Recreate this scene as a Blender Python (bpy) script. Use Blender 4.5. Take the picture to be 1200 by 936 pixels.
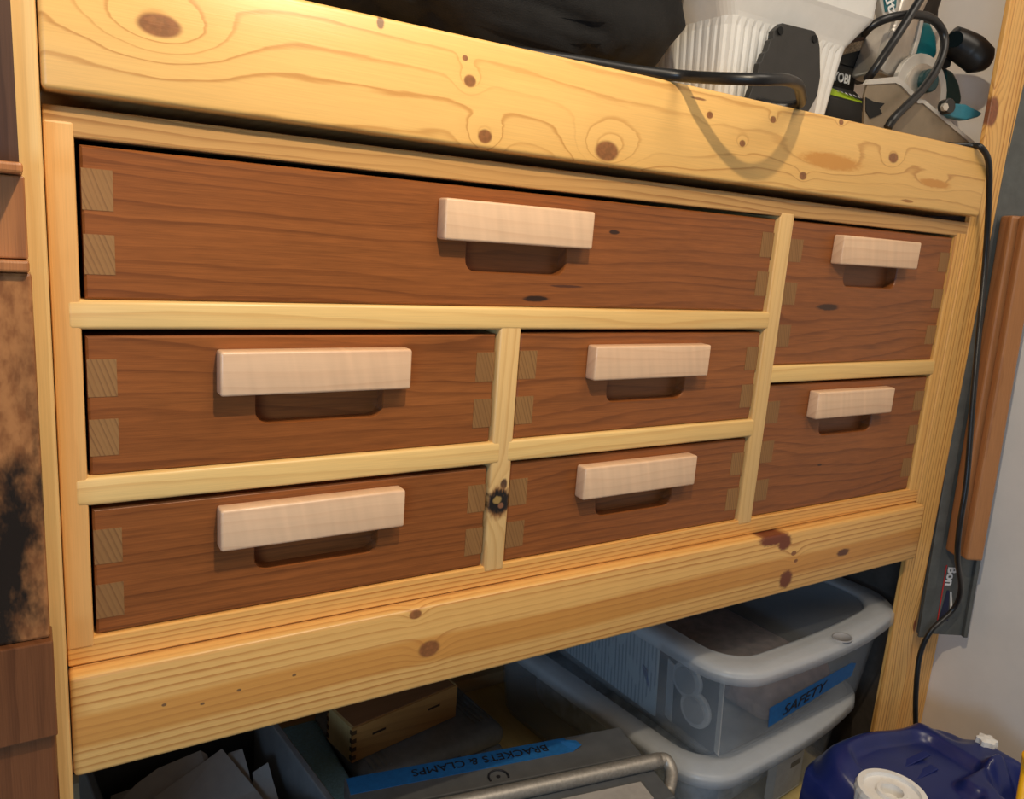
import bpy, bmesh, math, random
from mathutils import Vector, Matrix, noise
from mathutils.geometry import tessellate_polygon

random.seed(7)
for o in list(bpy.data.objects): bpy.data.objects.remove(o)
scene = bpy.context.scene
COL = scene.collection

# ------------------------------------------------------------------ camera
# x runs along the drawer fronts, y away from the viewer, z up; 0,0,0 is the top left corner of the drawer openings
FOC = 921.785
CAM = Vector((-0.02920, -0.54141, -0.03635))
RX = Vector((0.851289, -0.51968437, 0.07235466))
RY = Vector((-0.04678543, -0.21253, -0.97603387))
RZ = Vector((0.52260709, 0.82750175, -0.20523811))
cam_data = bpy.data.cameras.new('camera')
cam = bpy.data.objects.new('camera', cam_data); COL.objects.link(cam)
m = Matrix.Identity(4)
for i in range(3):
    m[i][0] = RX[i]; m[i][1] = -RY[i]; m[i][2] = -RZ[i]; m[i][3] = CAM[i]
cam.matrix_world = m
cam_data.sensor_fit = 'HORIZONTAL'; cam_data.sensor_width = 36.0
cam_data.lens = FOC / 1200.0 * 36.0
cam_data.clip_start = 0.01
scene.camera = cam

# ------------------------------------------------------------------ light
world = bpy.data.worlds.new('world'); scene.world = world; world.use_nodes = True
bg = world.node_tree.nodes['Background']
bg.inputs[0].default_value = (1.0, 0.93, 0.84, 1); bg.inputs[1].default_value = 0.075

def light(name, kind, loc, power, col, **kw):
    d = bpy.data.lights.new(name, kind); d.energy = power; d.color = col
    for k, v in kw.items(): setattr(d, k, v)
    o = bpy.data.objects.new(name, d); COL.objects.link(o); o.location = loc
    return o
light('work_lamp', 'POINT', (0.145, -0.405, 0.375), 12.3, (1.0, 0.83, 0.60), shadow_soft_size=0.008)
cl = light('ceiling_lamp', 'AREA', (0.70, -1.25, 1.50), 18.0, (1.0, 0.87, 0.72), shape='DISK', size=1.1)
cl.rotation_euler = (Vector((0.85, 0.0, -0.15)) - cl.location).to_track_quat('-Z', 'Y').to_euler()
wl = light('window_light', 'AREA', (-0.60, -0.95, -0.15), 5.2, (0.45, 0.70, 1.0), shape='RECTANGLE', size=0.5, size_y=0.25)
wl.rotation_euler = (Vector((0.6, 0.25, -0.62)) - wl.location).to_track_quat('-Z', 'Y').to_euler()

vs = scene.view_settings
vs.view_transform = 'Standard'; vs.look = 'None'; vs.exposure = 0.0; vs.gamma = 1.0; vs.use_curve_mapping = False

# ------------------------------------------------------------------ helpers
def at(px, py, Y=None, X=None, Z=None):
    r = RX * ((px - 600) / FOC) + RY * ((py - 468) / FOC) + RZ
    if Y is not None: t = (Y - CAM.y) / r.y
    elif X is not None: t = (X - CAM.x) / r.x
    else: t = (Z - CAM.z) / r.z
    return CAM + r * t

def link(name, me, mat, parent=None, smooth=False):
    if mat is not None: me.materials.append(mat)
    if smooth:
        for p in me.polygons: p.use_smooth = True
    o = bpy.data.objects.new(name, me); COL.objects.link(o)
    if parent is not None: adopt(o, parent)
    return o

def adopt(o, parent):
    """meshes are written in world coordinates: undo the parent empty's own offset"""
    o.parent = parent
    if parent.type == 'EMPTY': o.matrix_parent_inverse = Matrix.Translation(-parent.location)

def thing(name, loc, label, cat, group=None):
    o = bpy.data.objects.new(name, None); COL.objects.link(o)
    o.location = loc; o.empty_display_size = 0.02
    tag(o, label, cat, group); return o

def tag(o, label, cat, group=None):
    o['label'] = label; o['category'] = cat
    if group: o['group'] = group
    return o

def struct(o):
    o['kind'] = 'structure'; return o

def bm_mesh(bm, name):
    bmesh.ops.recalc_face_normals(bm, faces=bm.faces[:])
    me = bpy.data.meshes.new(name); bm.to_mesh(me); bm.free(); return me

def box(name, x0, x1, y0, y1, z0, z1, mat, parent=None, bev=0.0, seg=2, xf=None):
    bm = bmesh.new(); bmesh.ops.create_cube(bm, size=1.0)
    for v in bm.verts:
        v.co = Vector(((x0 + x1) / 2 + v.co.x * (x1 - x0), (y0 + y1) / 2 + v.co.y * (y1 - y0), (z0 + z1) / 2 + v.co.z * (z1 - z0)))
    if bev > 0:
        bmesh.ops.bevel(bm, geom=bm.edges[:], offset=bev, segments=seg, profile=0.5, affect='EDGES')
    if xf is not None: bm.transform(xf)
    return link(name, bm_mesh(bm, name), mat, parent, smooth=(bev > 0 and seg > 2))

def prism(name, pts, dvec, mat, parent=None, bev=0.0, seg=2):
    """closed polygon of world points pushed along dvec"""
    bm = bmesh.new(); d = Vector(dvec)
    a = [bm.verts.new(Vector(p)) for p in pts]
    b = [bm.verts.new(Vector(p) + d) for p in pts]
    n = len(pts)
    bm.faces.new(a); bm.faces.new(b[::-1])
    for i in range(n): bm.faces.new((a[i], b[i], b[(i + 1) % n], a[(i + 1) % n]))
    if bev > 0:
        bmesh.ops.recalc_face_normals(bm, faces=bm.faces[:])
        bmesh.ops.bevel(bm, geom=bm.edges[:], offset=bev, segments=seg, profile=0.5, affect='EDGES', clamp_overlap=True)
    bmesh.ops.triangulate(bm, faces=[f for f in bm.faces if len(f.verts) > 4])
    return link(name, bm_mesh(bm, name), mat, parent)

def catmull(pts, n=8):
    P = [Vector(p) for p in pts]; P = [2 * P[0] - P[1]] + P + [2 * P[-1] - P[-2]]
    out = []
    for i in range(1, len(P) - 2):
        for k in range(n):
            t = k / n; a, b, c, d = P[i - 1], P[i], P[i + 1], P[i + 2]
            out.append(0.5 * ((2 * b) + (c - a) * t + (2 * a - 5 * b + 4 * c - d) * t * t + (3 * b - a - 3 * c + d) * t ** 3))
    out.append(P[-2]); return out

def tube(name, pts, rad, mat, parent=None, n=8, seg=10, flat=1.0):
    """smooth tube; rad a number or one radius per control point"""
    C = catmull(pts, n); N = len(C)
    if isinstance(rad, (int, float)): rr = [rad] * N
    else:
        rr = []
        for i in range(N):
            f = i / n; k = min(int(f), len(rad) - 2); rr.append(rad[k] + (rad[k + 1] - rad[k]) * (f - k))
    bm = bmesh.new(); rings = []; up = Vector((0.31, 0.2, 0.93))
    for i, c in enumerate(C):
        t = (C[min(i + 1, N - 1)] - C[max(i - 1, 0)]).normalized()
        u = (up - t * up.dot(t)).normalized(); up = u; w = t.cross(u)
        rings.append([bm.verts.new(c + (u * math.cos(a) + w * math.sin(a) * flat) * rr[i]) for a in [2 * math.pi * k / seg for k in range(seg)]])
    for a, b in zip(rings, rings[1:]):
        for k in range(seg): bm.faces.new((a[k], a[(k + 1) % seg], b[(k + 1) % seg], b[k]))
    bm.faces.new(rings[0][::-1]); bm.faces.new(rings[-1])
    return link(name, bm_mesh(bm, name), mat, parent, smooth=True)

def loft(name, rings, mat, parent=None, cap0=True, cap1=True, smooth=True, xf=None):
    bm = bmesh.new(); R = [[bm.verts.new(Vector(p)) for p in r] for r in rings]; n = len(R[0])
    for a, b in zip(R, R[1:]):
        for k in range(n): bm.faces.new((a[k], a[(k + 1) % n], b[(k + 1) % n], b[k]))
    if cap0: bm.faces.new(R[0][::-1])
    if cap1: bm.faces.new(R[-1])
    if xf is not None: bm.transform(xf)
    return link(name, bm_mesh(bm, name), mat, parent, smooth=smooth)

def disc(name, c, axis, r, h, mat, parent=None, seg=24, bev=0.0):
    """short cylinder whose base is centred at c"""
    ax = Vector(axis).normalized(); q = ax.to_track_quat('Z', 'Y').to_matrix()
    prof = [(r, 0), (r, h)] if bev == 0 else [(r, 0), (r, h - bev), (r - bev * .3, h - bev * .3), (r - bev, h)]
    rings = [[Vector(c) + q @ Vector((rad * math.cos(2 * math.pi * k / seg), rad * math.sin(2 * math.pi * k / seg), z)) for k in range(seg)] for rad, z in prof]
    return loft(name, rings, mat, parent, smooth=False)

def rrect(hx, hy, r, n=5):
    """rounded rectangle outline, counter clockwise, 4*(n+1) points plus edge points"""
    pts = []
    for cx, cy, a0 in ((hx - r, hy - r, 0), (-hx + r, hy - r, 90), (-hx + r, -hy + r, 180), (hx - r, -hy + r, 270)):
        for k in range(n + 1):
            a = math.radians(a0 + 90 * k / n); pts.append((cx + r * math.cos(a), cy + r * math.sin(a)))
    out = []
    for i, p in enumerate(pts):
        q = pts[(i + 1) % len(pts)]; out.append(p)
        L = math.hypot(q[0] - p[0], q[1] - p[1])
        if L > 0.05:
            for k in range(1, 8): out.append((p[0] + (q[0] - p[0]) * k / 8, p[1] + (q[1] - p[1]) * k / 8))
    return out

def text(name, body, origin, xdir, ydir, size, mat, parent=None, depth=0.0002, shear=0.0, sx=1.0, bold=0.0):
    """flat lettering lying on a surface: origin, reading direction and up direction in world space"""
    cu = bpy.data.curves.new(name, 'FONT'); cu.body = body; cu.size = size; cu.extrude = depth; cu.shear = shear; cu.offset = bold; cu.resolution_u = 3
    tmp = bpy.data.objects.new(name, cu); COL.objects.link(tmp)
    dg = bpy.context.evaluated_depsgraph_get(); dg.update()
    me = bpy.data.meshes.new_from_object(tmp.evaluated_get(dg))
    bpy.data.objects.remove(tmp); bpy.data.curves.remove(cu)
    x = Vector(xdir).normalized(); y = Vector(ydir); y = (y - x * y.dot(x)).normalized(); z = x.cross(y)
    M = Matrix(((x.x * sx, y.x, z.x, origin[0]), (x.y * sx, y.y, z.y, origin[1]), (x.z * sx, y.z, z.z, origin[2]), (0, 0, 0, 1)))
    me.transform(M); me.materials.clear()
    return link(name, me, mat, parent)

# ------------------------------------------------------------------ node helpers
class N:
    """wraps a float socket so that node maths reads as arithmetic"""
    def __init__(s, t, sock): s.t = t; s.s = sock
    def op(s, kind, *a):
        n = s.t.nodes.new('ShaderNodeMath'); n.operation = kind
        for i, v in enumerate((s,) + a):
            if isinstance(v, N): s.t.links.new(v.s, n.inputs[i])
            else: n.inputs[i].default_value = v
        return N(s.t, n.outputs[0])
    def __add__(s, o): return s.op('ADD', o)
    def __sub__(s, o): return s.op('SUBTRACT', o)
    def __mul__(s, o): return s.op('MULTIPLY', o)
    def __truediv__(s, o): return s.op('DIVIDE', o)
    def smooth(s, a, b, lo=0.0, hi=1.0):
        n = s.t.nodes.new('ShaderNodeMapRange'); n.interpolation_type = 'SMOOTHSTEP'
        s.t.links.new(s.s, n.inputs['Value'])
        for k, v in (('From Min', a), ('From Max', b), ('To Min', lo), ('To Max', hi)): n.inputs[k].default_value = v
        return N(s.t, n.outputs[0])

def new_mat(name):
    ma = bpy.data.materials.new(name); ma.use_nodes = True
    t = ma.node_tree; return ma, t, t.nodes['Principled BSDF']

def coords(t):
    tc = t.nodes.new('ShaderNodeTexCoord'); sp = t.nodes.new('ShaderNodeSeparateXYZ')
    t.links.new(tc.outputs['Object'], sp.inputs[0])
    return [N(t, sp.outputs[i]) for i in range(3)]

def vec(t, x, y, z):
    c = t.nodes.new('ShaderNodeCombineXYZ')
    for i, v in enumerate((x, y, z)):
        if isinstance(v, N): t.links.new(v.s, c.inputs[i])
        else: c.inputs[i].default_value = v
    return c.outputs[0]

def noisef(t, v, scale=1.0, detail=2.0, rough=0.5):
    n = t.nodes.new('ShaderNodeTexNoise'); n.inputs['Scale'].default_value = scale
    n.inputs['Detail'].default_value = detail; n.inputs['Roughness'].default_value = rough
    t.links.new(v, n.inputs['Vector']); return N(t, n.outputs[0])

def mixc(t, f, a, b, mode='MIX'):
    n = t.nodes.new('ShaderNodeMix'); n.data_type = 'RGBA'; n.blend_type = mode
    if isinstance(f, N): t.links.new(f.s, n.inputs[0])
    else: n.inputs[0].default_value = f
    for i, c in ((6, a), (7, b)):
        if isinstance(c, tuple): n.inputs[i].default_value = c + (1,) if len(c) == 3 else c
        else: t.links.new(c, n.inputs[i])
    return n.outputs[2]

def wood(name, along='x', F=60, warp=2.0, early=(.78, .50, .20), late=(.50, .24, .07), amber=(.70, .36, .10), contrast=0.8,
         knots=(), marks=(), seed=0.0, rough=0.4, fine=0.12, knotcol=(.20, .070, .024), lf=(1.6, 9.0), band=None, amber_amt=0.6, curl=0.0, streak=0.0, tilt=0.0, thin=0.5):
    """wood grain: rings of a height field that bulges around the knots. knots: (u, v, radius, rings, spread, stretch)"""
    ma, t, bs = new_mat(name)
    X, Y, Z = coords(t)
    u, v, w = {'x': (X, Z, Y), 'z': (Z, X, Y), 'y': (Y, X, Z)}[along]
    vv = v + w * 0.8
    if tilt: vv = vv + u * tilt
    low = noisef(t, vec(t, u * lf[0] + seed, vv * lf[1] + seed * 1.7, seed), 1.0, 2.0, 0.45)
    h = vv * F + (low - 0.5) * (warp * 2)
    core = None
    for (ku, kv, r, A, s, e) in knots:
        du = (u - ku) / e; dv = v - kv
        d2 = du * du + dv * dv
        h = h + (d2 * (-1.0 / (s * s))).op('EXPONENT') * A
        if r > 0:
            k = d2.op('SQRT').smooth(r * 0.78, r * 1.15, 1.0, 0.0)
            core = k if core is None else core.op('MAXIMUM', k)
    wob = noisef(t, vec(t, u * 25.0, vv * 160.0, seed), 1.0, 2.0, 0.5)
    h = h + (wob - 0.5) * 0.35
    ring = h.op('FRACT')
    line = (ring.smooth(thin, 0.91, 0.0, 0.75) + ring.smooth(0.15, 0.9, 0.0, 0.25 if thin < 0.7 else 0.10)) * ring.smooth(0.92, 0.99, 1.0, 0.0)
    mod = noisef(t, vec(t, u * 3.0 + seed, (h.op('FLOOR')) * 7.31, 0.0), 1.0, 1.0).smooth(0.30, 0.65, 0.25, 1.0)
    line = line * mod * contrast
    tint = noisef(t, vec(t, u * 1.3 + seed * 3, vv * 22.0, seed), 1.0, 2.0).smooth(0.42, 0.68, 0.0, 1.0) * amber_amt
    if band is not None:
        bw = (noisef(t, vec(t, u * 2.0, 0.0, seed), 1.0, 1.0) - 0.5) * 0.02 + v
        tint = tint.op('MAXIMUM', bw.smooth(band[0], band[0] + .006) * bw.smooth(band[1] - .006, band[1], 1.0, 0.0) * band[2])
    col = mixc(t, tint, early, amber)
    col = mixc(t, line, col, late)
    fib = noisef(t, vec(t, u * 22.0, vv * 1300.0, w * 300.0 + seed), 1.0, 2.0, 0.6)
    blot = noisef(t, vec(t, u * 9.0, vv * 30.0, seed + 3.0), 1.0, 3.0, 0.6)
    g = (fib - 0.5) * (fine * 2) + (blot - 0.5) * fine + 1.0
    if streak > 0:
        g = g + (noisef(t, vec(t, u * 9.0 + seed, vv * 240.0, seed), 1.0, 3.0, 0.65) - 0.5) * streak + (noisef(t, vec(t, u * 42.0, vv * 330.0, seed), 1.0, 2.0, 0.6) - 0.5) * (streak * 0.8)
    if curl > 0:
        g = g + (noisef(t, vec(t, u * 140.0 + vv * 30.0, vv * 12.0, seed), 1.0, 1.0) - 0.5) * curl
    hs = t.nodes.new('ShaderNodeHueSaturation'); t.links.new(col, hs.inputs['Color']); t.links.new(g.s, hs.inputs['Value'])
    col = hs.outputs[0]
    if core is not None:
        kn = noisef(t, vec(t, u * 260.0, v * 260.0, seed), 1.0, 2.0).smooth(0.35, 0.7)
        kc = mixc(t, kn, knotcol, tuple(min(1, c * 1.45) for c in knotcol))
        col = mixc(t, core * 0.92, col, kc)
    for (mu, mv, ru, rv, mc) in marks:
        dn = (noisef(t, vec(t, u * 180.0, v * 400.0, seed), 1.0, 2.0) - 0.5) * (0.45 if mc[0] > 0.02 else 0.9)
        du = (u - mu) / ru; dv = (v - mv) / rv
        k = ((du * du + dv * dv).op('SQRT') + dn).smooth(0.65, 1.1, 1.0, 0.0)
        col = mixc(t, k, col, mc)
    t.links.new(col, bs.inputs['Base Color'])
    bs.inputs['Roughness'].default_value = rough
    bp = t.nodes.new('ShaderNodeBump'); bp.inputs['Strength'].default_value = 0.10; bp.inputs['Distance'].default_value = 0.0005
    t.links.new((fib + line * 0.3).s, bp.inputs['Height']); t.links.new(bp.outputs[0], bs.inputs['Normal'])
    return ma

def plain(name, col, rough=0.5, metal=0.0, var=0.10, scale=60.0, bump=0.0, bscale=400.0, spec=0.5, trans=0.0, sheen=0.0):
    ma, t, bs = new_mat(name); X, Y, Z = coords(t); v = vec(t, X, Y, Z)
    n = noisef(t, v, scale, 3.0, 0.6)
    c = mixc(t, n.smooth(0.25, 0.75), tuple(c * (1 - var) for c in col), tuple(min(1, c * (1 + var)) for c in col))
    t.links.new(c, bs.inputs['Base Color'])
    bs.inputs['Roughness'].default_value = rough; bs.inputs['Metallic'].default_value = metal
    bs.inputs['Specular IOR Level'].default_value = spec
    if sheen: bs.inputs['Sheen Weight'].default_value = sheen
    if bump > 0:
        b = t.nodes.new('ShaderNodeBump'); b.inputs['Strength'].default_value = bump; b.inputs['Distance'].default_value = 0.001
        t.links.new(noisef(t, v, bscale, 2.0).s, b.inputs['Height']); t.links.new(b.outputs[0], bs.inputs['Normal'])
    if trans > 0:
        out = t.nodes['Material Output']; tr = t.nodes.new('ShaderNodeBsdfTransparent'); mx = t.nodes.new('ShaderNodeMixShader')
        tr.inputs[0].default_value = (0.95, 0.96, 0.97, 1)
        mx.inputs[0].default_value = trans
        t.links.new(bs.outputs[0], mx.inputs[1]); t.links.new(tr.outputs[0], mx.inputs[2]); t.links.new(mx.outputs[0], out.inputs[0])
    return ma

# ------------------------------------------------------------------ materials
PE, PL, PA = (.84, .50, .160), (.46, .19, .040), (.72, .35, .075)
up_knots = [(.045, .0664, .0065, 3.2, .020, 1.9), (.249, .068, .0042, 1.6, .009, 1.2), (.264, .032, .0050, 2.2, .013, 1.2), (.377, .0345, .0080, 3.4, .022, 1.5),
            (.485, .0767, .0030, .8, .006, 1.3), (.5646, .0837, .0030, .8, .006, 1.3), (.529, .0584, .0030, .9, .007, 1.3), (.661, .094, .003, .6, .006, 1.2),
            (.6165, .0387, .0038, .9, .008, 1.4), (.7533, .0704, .0052, 1.8, .012, 1.6), (.2441, .0825, .0020, .5, .005, 1.2), (.65, .056, 0, 1.7, .016, 4.5), (.83, .053, 0, 1.3, .009, 4.0), (.45, .045, 0, 1.2, .02, 4.0)]
M_UP = wood('pine_upper_board', 'x', F=56, warp=1.7, early=PE, late=PL, amber=PA, contrast=.78, knots=up_knots, seed=2.3, lf=(1.8, 10), amber_amt=.30, thin=.76,
            marks=[(.18, .0935, .0030, .0045, (.25, .13, .06)), (.47, .088, .010, .0012, (.30, .14, .05)), (.655, .0560, .050, .0085, (.64, .29, .060)), (.835, .0520, .034, .0050, (.64, .29, .060)), (.79, .0295, .012, .0018, (.42, .18, .04))])
low_knots = [(.2277, -.3411, .0040, 1.2, .008, 1.4), (.2417, -.3746, .0075, 1.9, .012, 1.3), (.6912, -.362, .0030, 1.2, .010, 1.5), (.697, -.372, .0022, 0.6, .006, 1.5)]
M_LOW = wood('pine_lower_board', 'x', F=170, warp=1.2, early=(.80, .46, .145), late=(.50, .20, .045), amber=(.62, .27, .055), contrast=.95, knots=low_knots, seed=6.1, lf=(.9, 8), amber_amt=.15,
             band=(-.392, -.362, .85), marks=[(.655, -.340, .026, .0085, (.17, .040, .014)), (.673, -.347, .012, .010, (.17, .040, .014)), (.684, -.392, .012, .012, (.18, .045, .016)), (.7819, -.3753, .013, .005, (.13, .045, .02)),
                                              (.04, -.370, .0018, .0012, (.2, .1, .04)), (.065, -.376, .0018, .0012, (.2, .1, .04)), (.09, -.372, .0018, .0012, (.2, .1, .04)), (.13, -.370, .0018, .0012, (.2, .1, .04))])
M_RAIL = wood('pine_rail', 'x', F=120, warp=2.2, early=(.83, .55, .21), late=(.60, .31, .085), amber=(.75, .45, .145), contrast=.5, seed=1.1, lf=(2.2, 12), amber_amt=.4)
M_TOPRAIL = wood('pine_top_rail_shaded', 'x', F=170, warp=2.6, early=(.56, .31, .105), late=(.32, .14, .036), amber=(.50, .25, .07), contrast=.9, seed=9.7, lf=(3.0, 10), amber_amt=.3)  # darker pine: shade under the upper board is put into the colour
M_BOTRAIL = wood('pine_bottom_rail', 'x', F=230, warp=2.0, early=(.82, .44, .125), late=(.50, .18, .035), amber=(.70, .32, .06), contrast=1.0, seed=4.4, lf=(1.5, 10), amber_amt=.4)
M_STILE = wood('pine_stile', 'z', F=70, warp=1.6, early=(.80, .46, .17), late=(.62, .30, .09), amber=(.70, .36, .11), contrast=.4, seed=3.9, lf=(2.5, 14), amber_amt=.6)
M_DIV = wood('pine_divider', 'z', F=130, warp=1.8, early=(.76, .49, .20), late=(.55, .28, .08), amber=(.68, .38, .11), contrast=.5, seed=5.2, lf=(2.5, 12), amber_amt=.4,
             knots=[(-.2587, .3057, 0, 2.0, .016, 1.5)], marks=[(-.2440, .3105, .0055, .0040, (.10, .05, .025)), (-.2600, .3067, .0165, .0125, (.28, .12, .04)), (-.2595, .3067, .0125, .0115, (.014, .011, .010)), (-.2575, .3050, .0040, .0045, (.35, .22, .07)), (-.2630, .3090, .0030, .0030, (.24, .10, .05))])
M_POSTL = wood('pine_left_post', 'z', F=90, warp=.9, early=(.78, .50, .20), late=(.60, .33, .10), amber=(.70, .40, .13), contrast=.5, seed=8.3, lf=(1.0, 10), amber_amt=.4)
M_POSTR = wood('pine_right_post', 'z', F=150, warp=1.6, early=(.82, .47, .145), late=(.47, .18, .035), amber=(.70, .33, .07), contrast=1.0, seed=2.9, lf=(1.3, 9), amber_amt=.4,
               knots=[(.1443, .9475, .0115, 3.0, .020, 1.5), (-.52, .995, .006, 2.6, .030, 1.8)], knotcol=(.17, .045, .02))
M_CARC = wood('pine_carcass', 'y', F=90, warp=1.6, contrast=.5, seed=1.9)
M_MAPLE = wood('maple_handle', 'x', F=110, warp=1.6, early=(.78, .52, .325), late=(.58, .32, .18), amber=(.70, .42, .25), contrast=.28, seed=7.7, rough=.34, fine=.05, lf=(5, 22), amber_amt=.45, curl=.22)
M_PIN = wood('side_end_grain', 'z', F=330, warp=2.0, early=(.30, .148, .047), late=(.16, .066, .020), amber=(.23, .108, .034), contrast=.75, seed=3.3, rough=.5, fine=.08, lf=(6, 30), tilt=.35)
CE, CL_, CA = (.258, .080, .0185), (.100, .027, .0068), (.325, .107, .026)
def cherry(i, marks=(), knots=()):
    return wood('cherry_front', 'x', F=[120, 100, 150, 100, 125, 70, 80][i], warp=[4.2, 4.6, 2.2, 4.0, 3.4, 5.5, 5.0][i], early=CE, late=CL_, amber=CA, contrast=.52, seed=11.0 + i * 3.17, rough=.38, fine=.30, streak=.48, thin=.58,
                lf=(2.0, 11), amber_amt=.5, marks=marks, knots=knots)
M_CHERRY = [cherry(0, marks=[(.3306, -.087, .014, .0028, (.03, .012, .006)), (.4059, -.0284, .006, .0022, (.04, .015, .008)), (.36, -.076, .018, .0012, (.09, .028, .012))]),
            cherry(1), cherry(2), cherry(3), cherry(4), cherry(5, marks=[(.7063, -.0886, .020, .0040, (.05, .020, .010))]), cherry(6, marks=[(.735, -.268, .004, .0015, (.05, .02, .01))])]
M_POCKET = wood('cherry_pocket', 'x', F=70, warp=2.0, early=(.18, .060, .02), late=(.10, .03, .010), amber=(.20, .07, .024), contrast=.6, seed=21.0, rough=.5, fine=.25)
M_BLACKRUB = plain('black_rubber', (.012, .012, .013), .38, var=.2)
M_BLACKPL = plain('black_plastic', (.022, .021, .020), .5, var=.15, bump=.05)
M_WHITEPL = plain('white_plastic', (.82, .80, .76), .35, var=.04)
M_WALL = plain('painted_wall', (.86, .81, .755), .75, var=.03, scale=20, bump=.06, bscale=220)
M_DARKPANEL = plain('dark_back_panel', (.055, .030, .018), .7, var=.25, scale=25)

# ------------------------------------------------------------------ setting
ZF = -.865      # floor
struct(box('floor', -.6, 1.08, -1.3, .60, ZF - .03, ZF, plain('concrete_floor', (.26, .22, .18), .7, var=.2, scale=14)))
struct(box('wall_right', 1.08, 1.13, -1.3, .60, ZF, .80, M_WALL))
struct(box('wall_back', -.6, 1.08, .54, .60, ZF, .80, M_WALL))

# ------------------------------------------------------------------ workbench
wb = thing('workbench', (.46, .0, ZF), 'pine workbench frame with wide front boards holding the drawer cabinet', 'workbench')
YB = -.0135
box('front_board', -.0155, .936, YB, .006, .0235, .0977, M_UP, wb, bev=.0030, seg=3)
box('front_board', -.0155, .9395, YB, .006, -.409, -.3360, M_LOW, wb, bev=.0032, seg=3)
box('post', -.075, -.0163, YB, .030, ZF, .62, M_POSTL, wb, bev=.002)
box('post', .9430, .9965, .0, .007, ZF, .62, M_POSTR, wb, bev=.0015)
box('post', .9970, 1.0795, .0085, .026, ZF, .62, M_POSTR, wb, bev=.002)
box('post', -.075, -.0163, .470, .520, ZF, .09, M_POSTL, wb)
box('post', .9430, .9965, .470, .520, ZF, .09, M_POSTR, wb)
box('bench_top', -.0155, .9425,   .0065, .515, .0240, .0955, M_CARC, wb, bev=.001)
box('shelf', -.0160, .9425, .012, .466, -.790, -.765, wood('plywood_shelf', 'y', F=40, warp=2.0, early=(.72, .55, .22), late=(.56, .38, .13), amber=(.66, .48, .17), contrast=.4, seed=14.0), wb)
box('shelf_cleat', -.0160, .9425, .448, .467, -.7648, -.742, wood('cleat', 'x', F=60, early=(.58, .46, .30), late=(.45, .33, .18), seed=17.0, contrast=.4), wb)
box('side_panel', .9965, 1.0000, .030, .4695, -.790, .058, plain('side_gap_dark', (.085, .070, .060), .8, var=.15), wb)  # added dark sheet that keeps the gap beside the bins dim
box('back_panel', -.0160, .9960, .4675, .4695, -.790, .058, M_DARKPANEL, wb)

# ------------------------------------------------------------------ drawer cabinet
cab = thing('drawer_cabinet', (.46, .0, -.335), 'pine framed cabinet with seven cherry drawers and maple pulls', 'cabinet')
D = .020
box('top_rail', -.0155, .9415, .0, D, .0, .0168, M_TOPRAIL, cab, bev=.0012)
box('bottom_rail', -.0155, .9415, .0, D, -.3355, -.3172, M_BOTRAIL, cab, bev=.0014)
box('stile', -.0155, .0, -.0006, D, -.3235, .0085, M_STILE, cab, bev=.0016)
box('stile', .9200, .9415, -.0002, D, -.3200, .0040, M_POSTR, cab, bev=.0016)
box('rail', -.0075, .6130, -.0010, D, -.1120, -.0942, M_RAIL, cab, bev=.0024, seg=3)
box('rail', -.0075, .3045, -.0010, D, -.2253, -.2065, M_RAIL, cab, bev=.0024, seg=3)
box('rail', .3110, .6125, -.0010, D, -.2245, -.2060, M_RAIL, cab, bev=.0024, seg=3)
box('rail', .6270, .9245, -.0008, D, -.1685, -.1501, M_RAIL, cab, bev=.0024, seg=3)
box('divider', .2967, .3168, -.0006, D, -.3225, -.1050, M_DIV, cab, bev=.0022, seg=3)
box('divider', .6088, .6294, -.0006, D, -.3225, .0040, M_DIV, cab, bev=.0022, seg=3)
for x0, x1, zt in ((-.0155, -.001, .012), (.2985, .315, -.106), (.6105, .6275, .012), (.9215, .9415, .012)):
    box('partition', x0, x1, D, .42, -.330, zt, M_CARC, cab)
box('cabinet_top', -.0155, .9415, D, .42, .0125, .0165, M_CARC, cab)
box('cabinet_bottom', -.0155, .9415, D, .42, -.3350, -.3305, M_CARC, cab)
box('cabinet_back', -.0155, .9415, .42, .426, -.335, .0165, M_DARKPANEL, cab)

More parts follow.
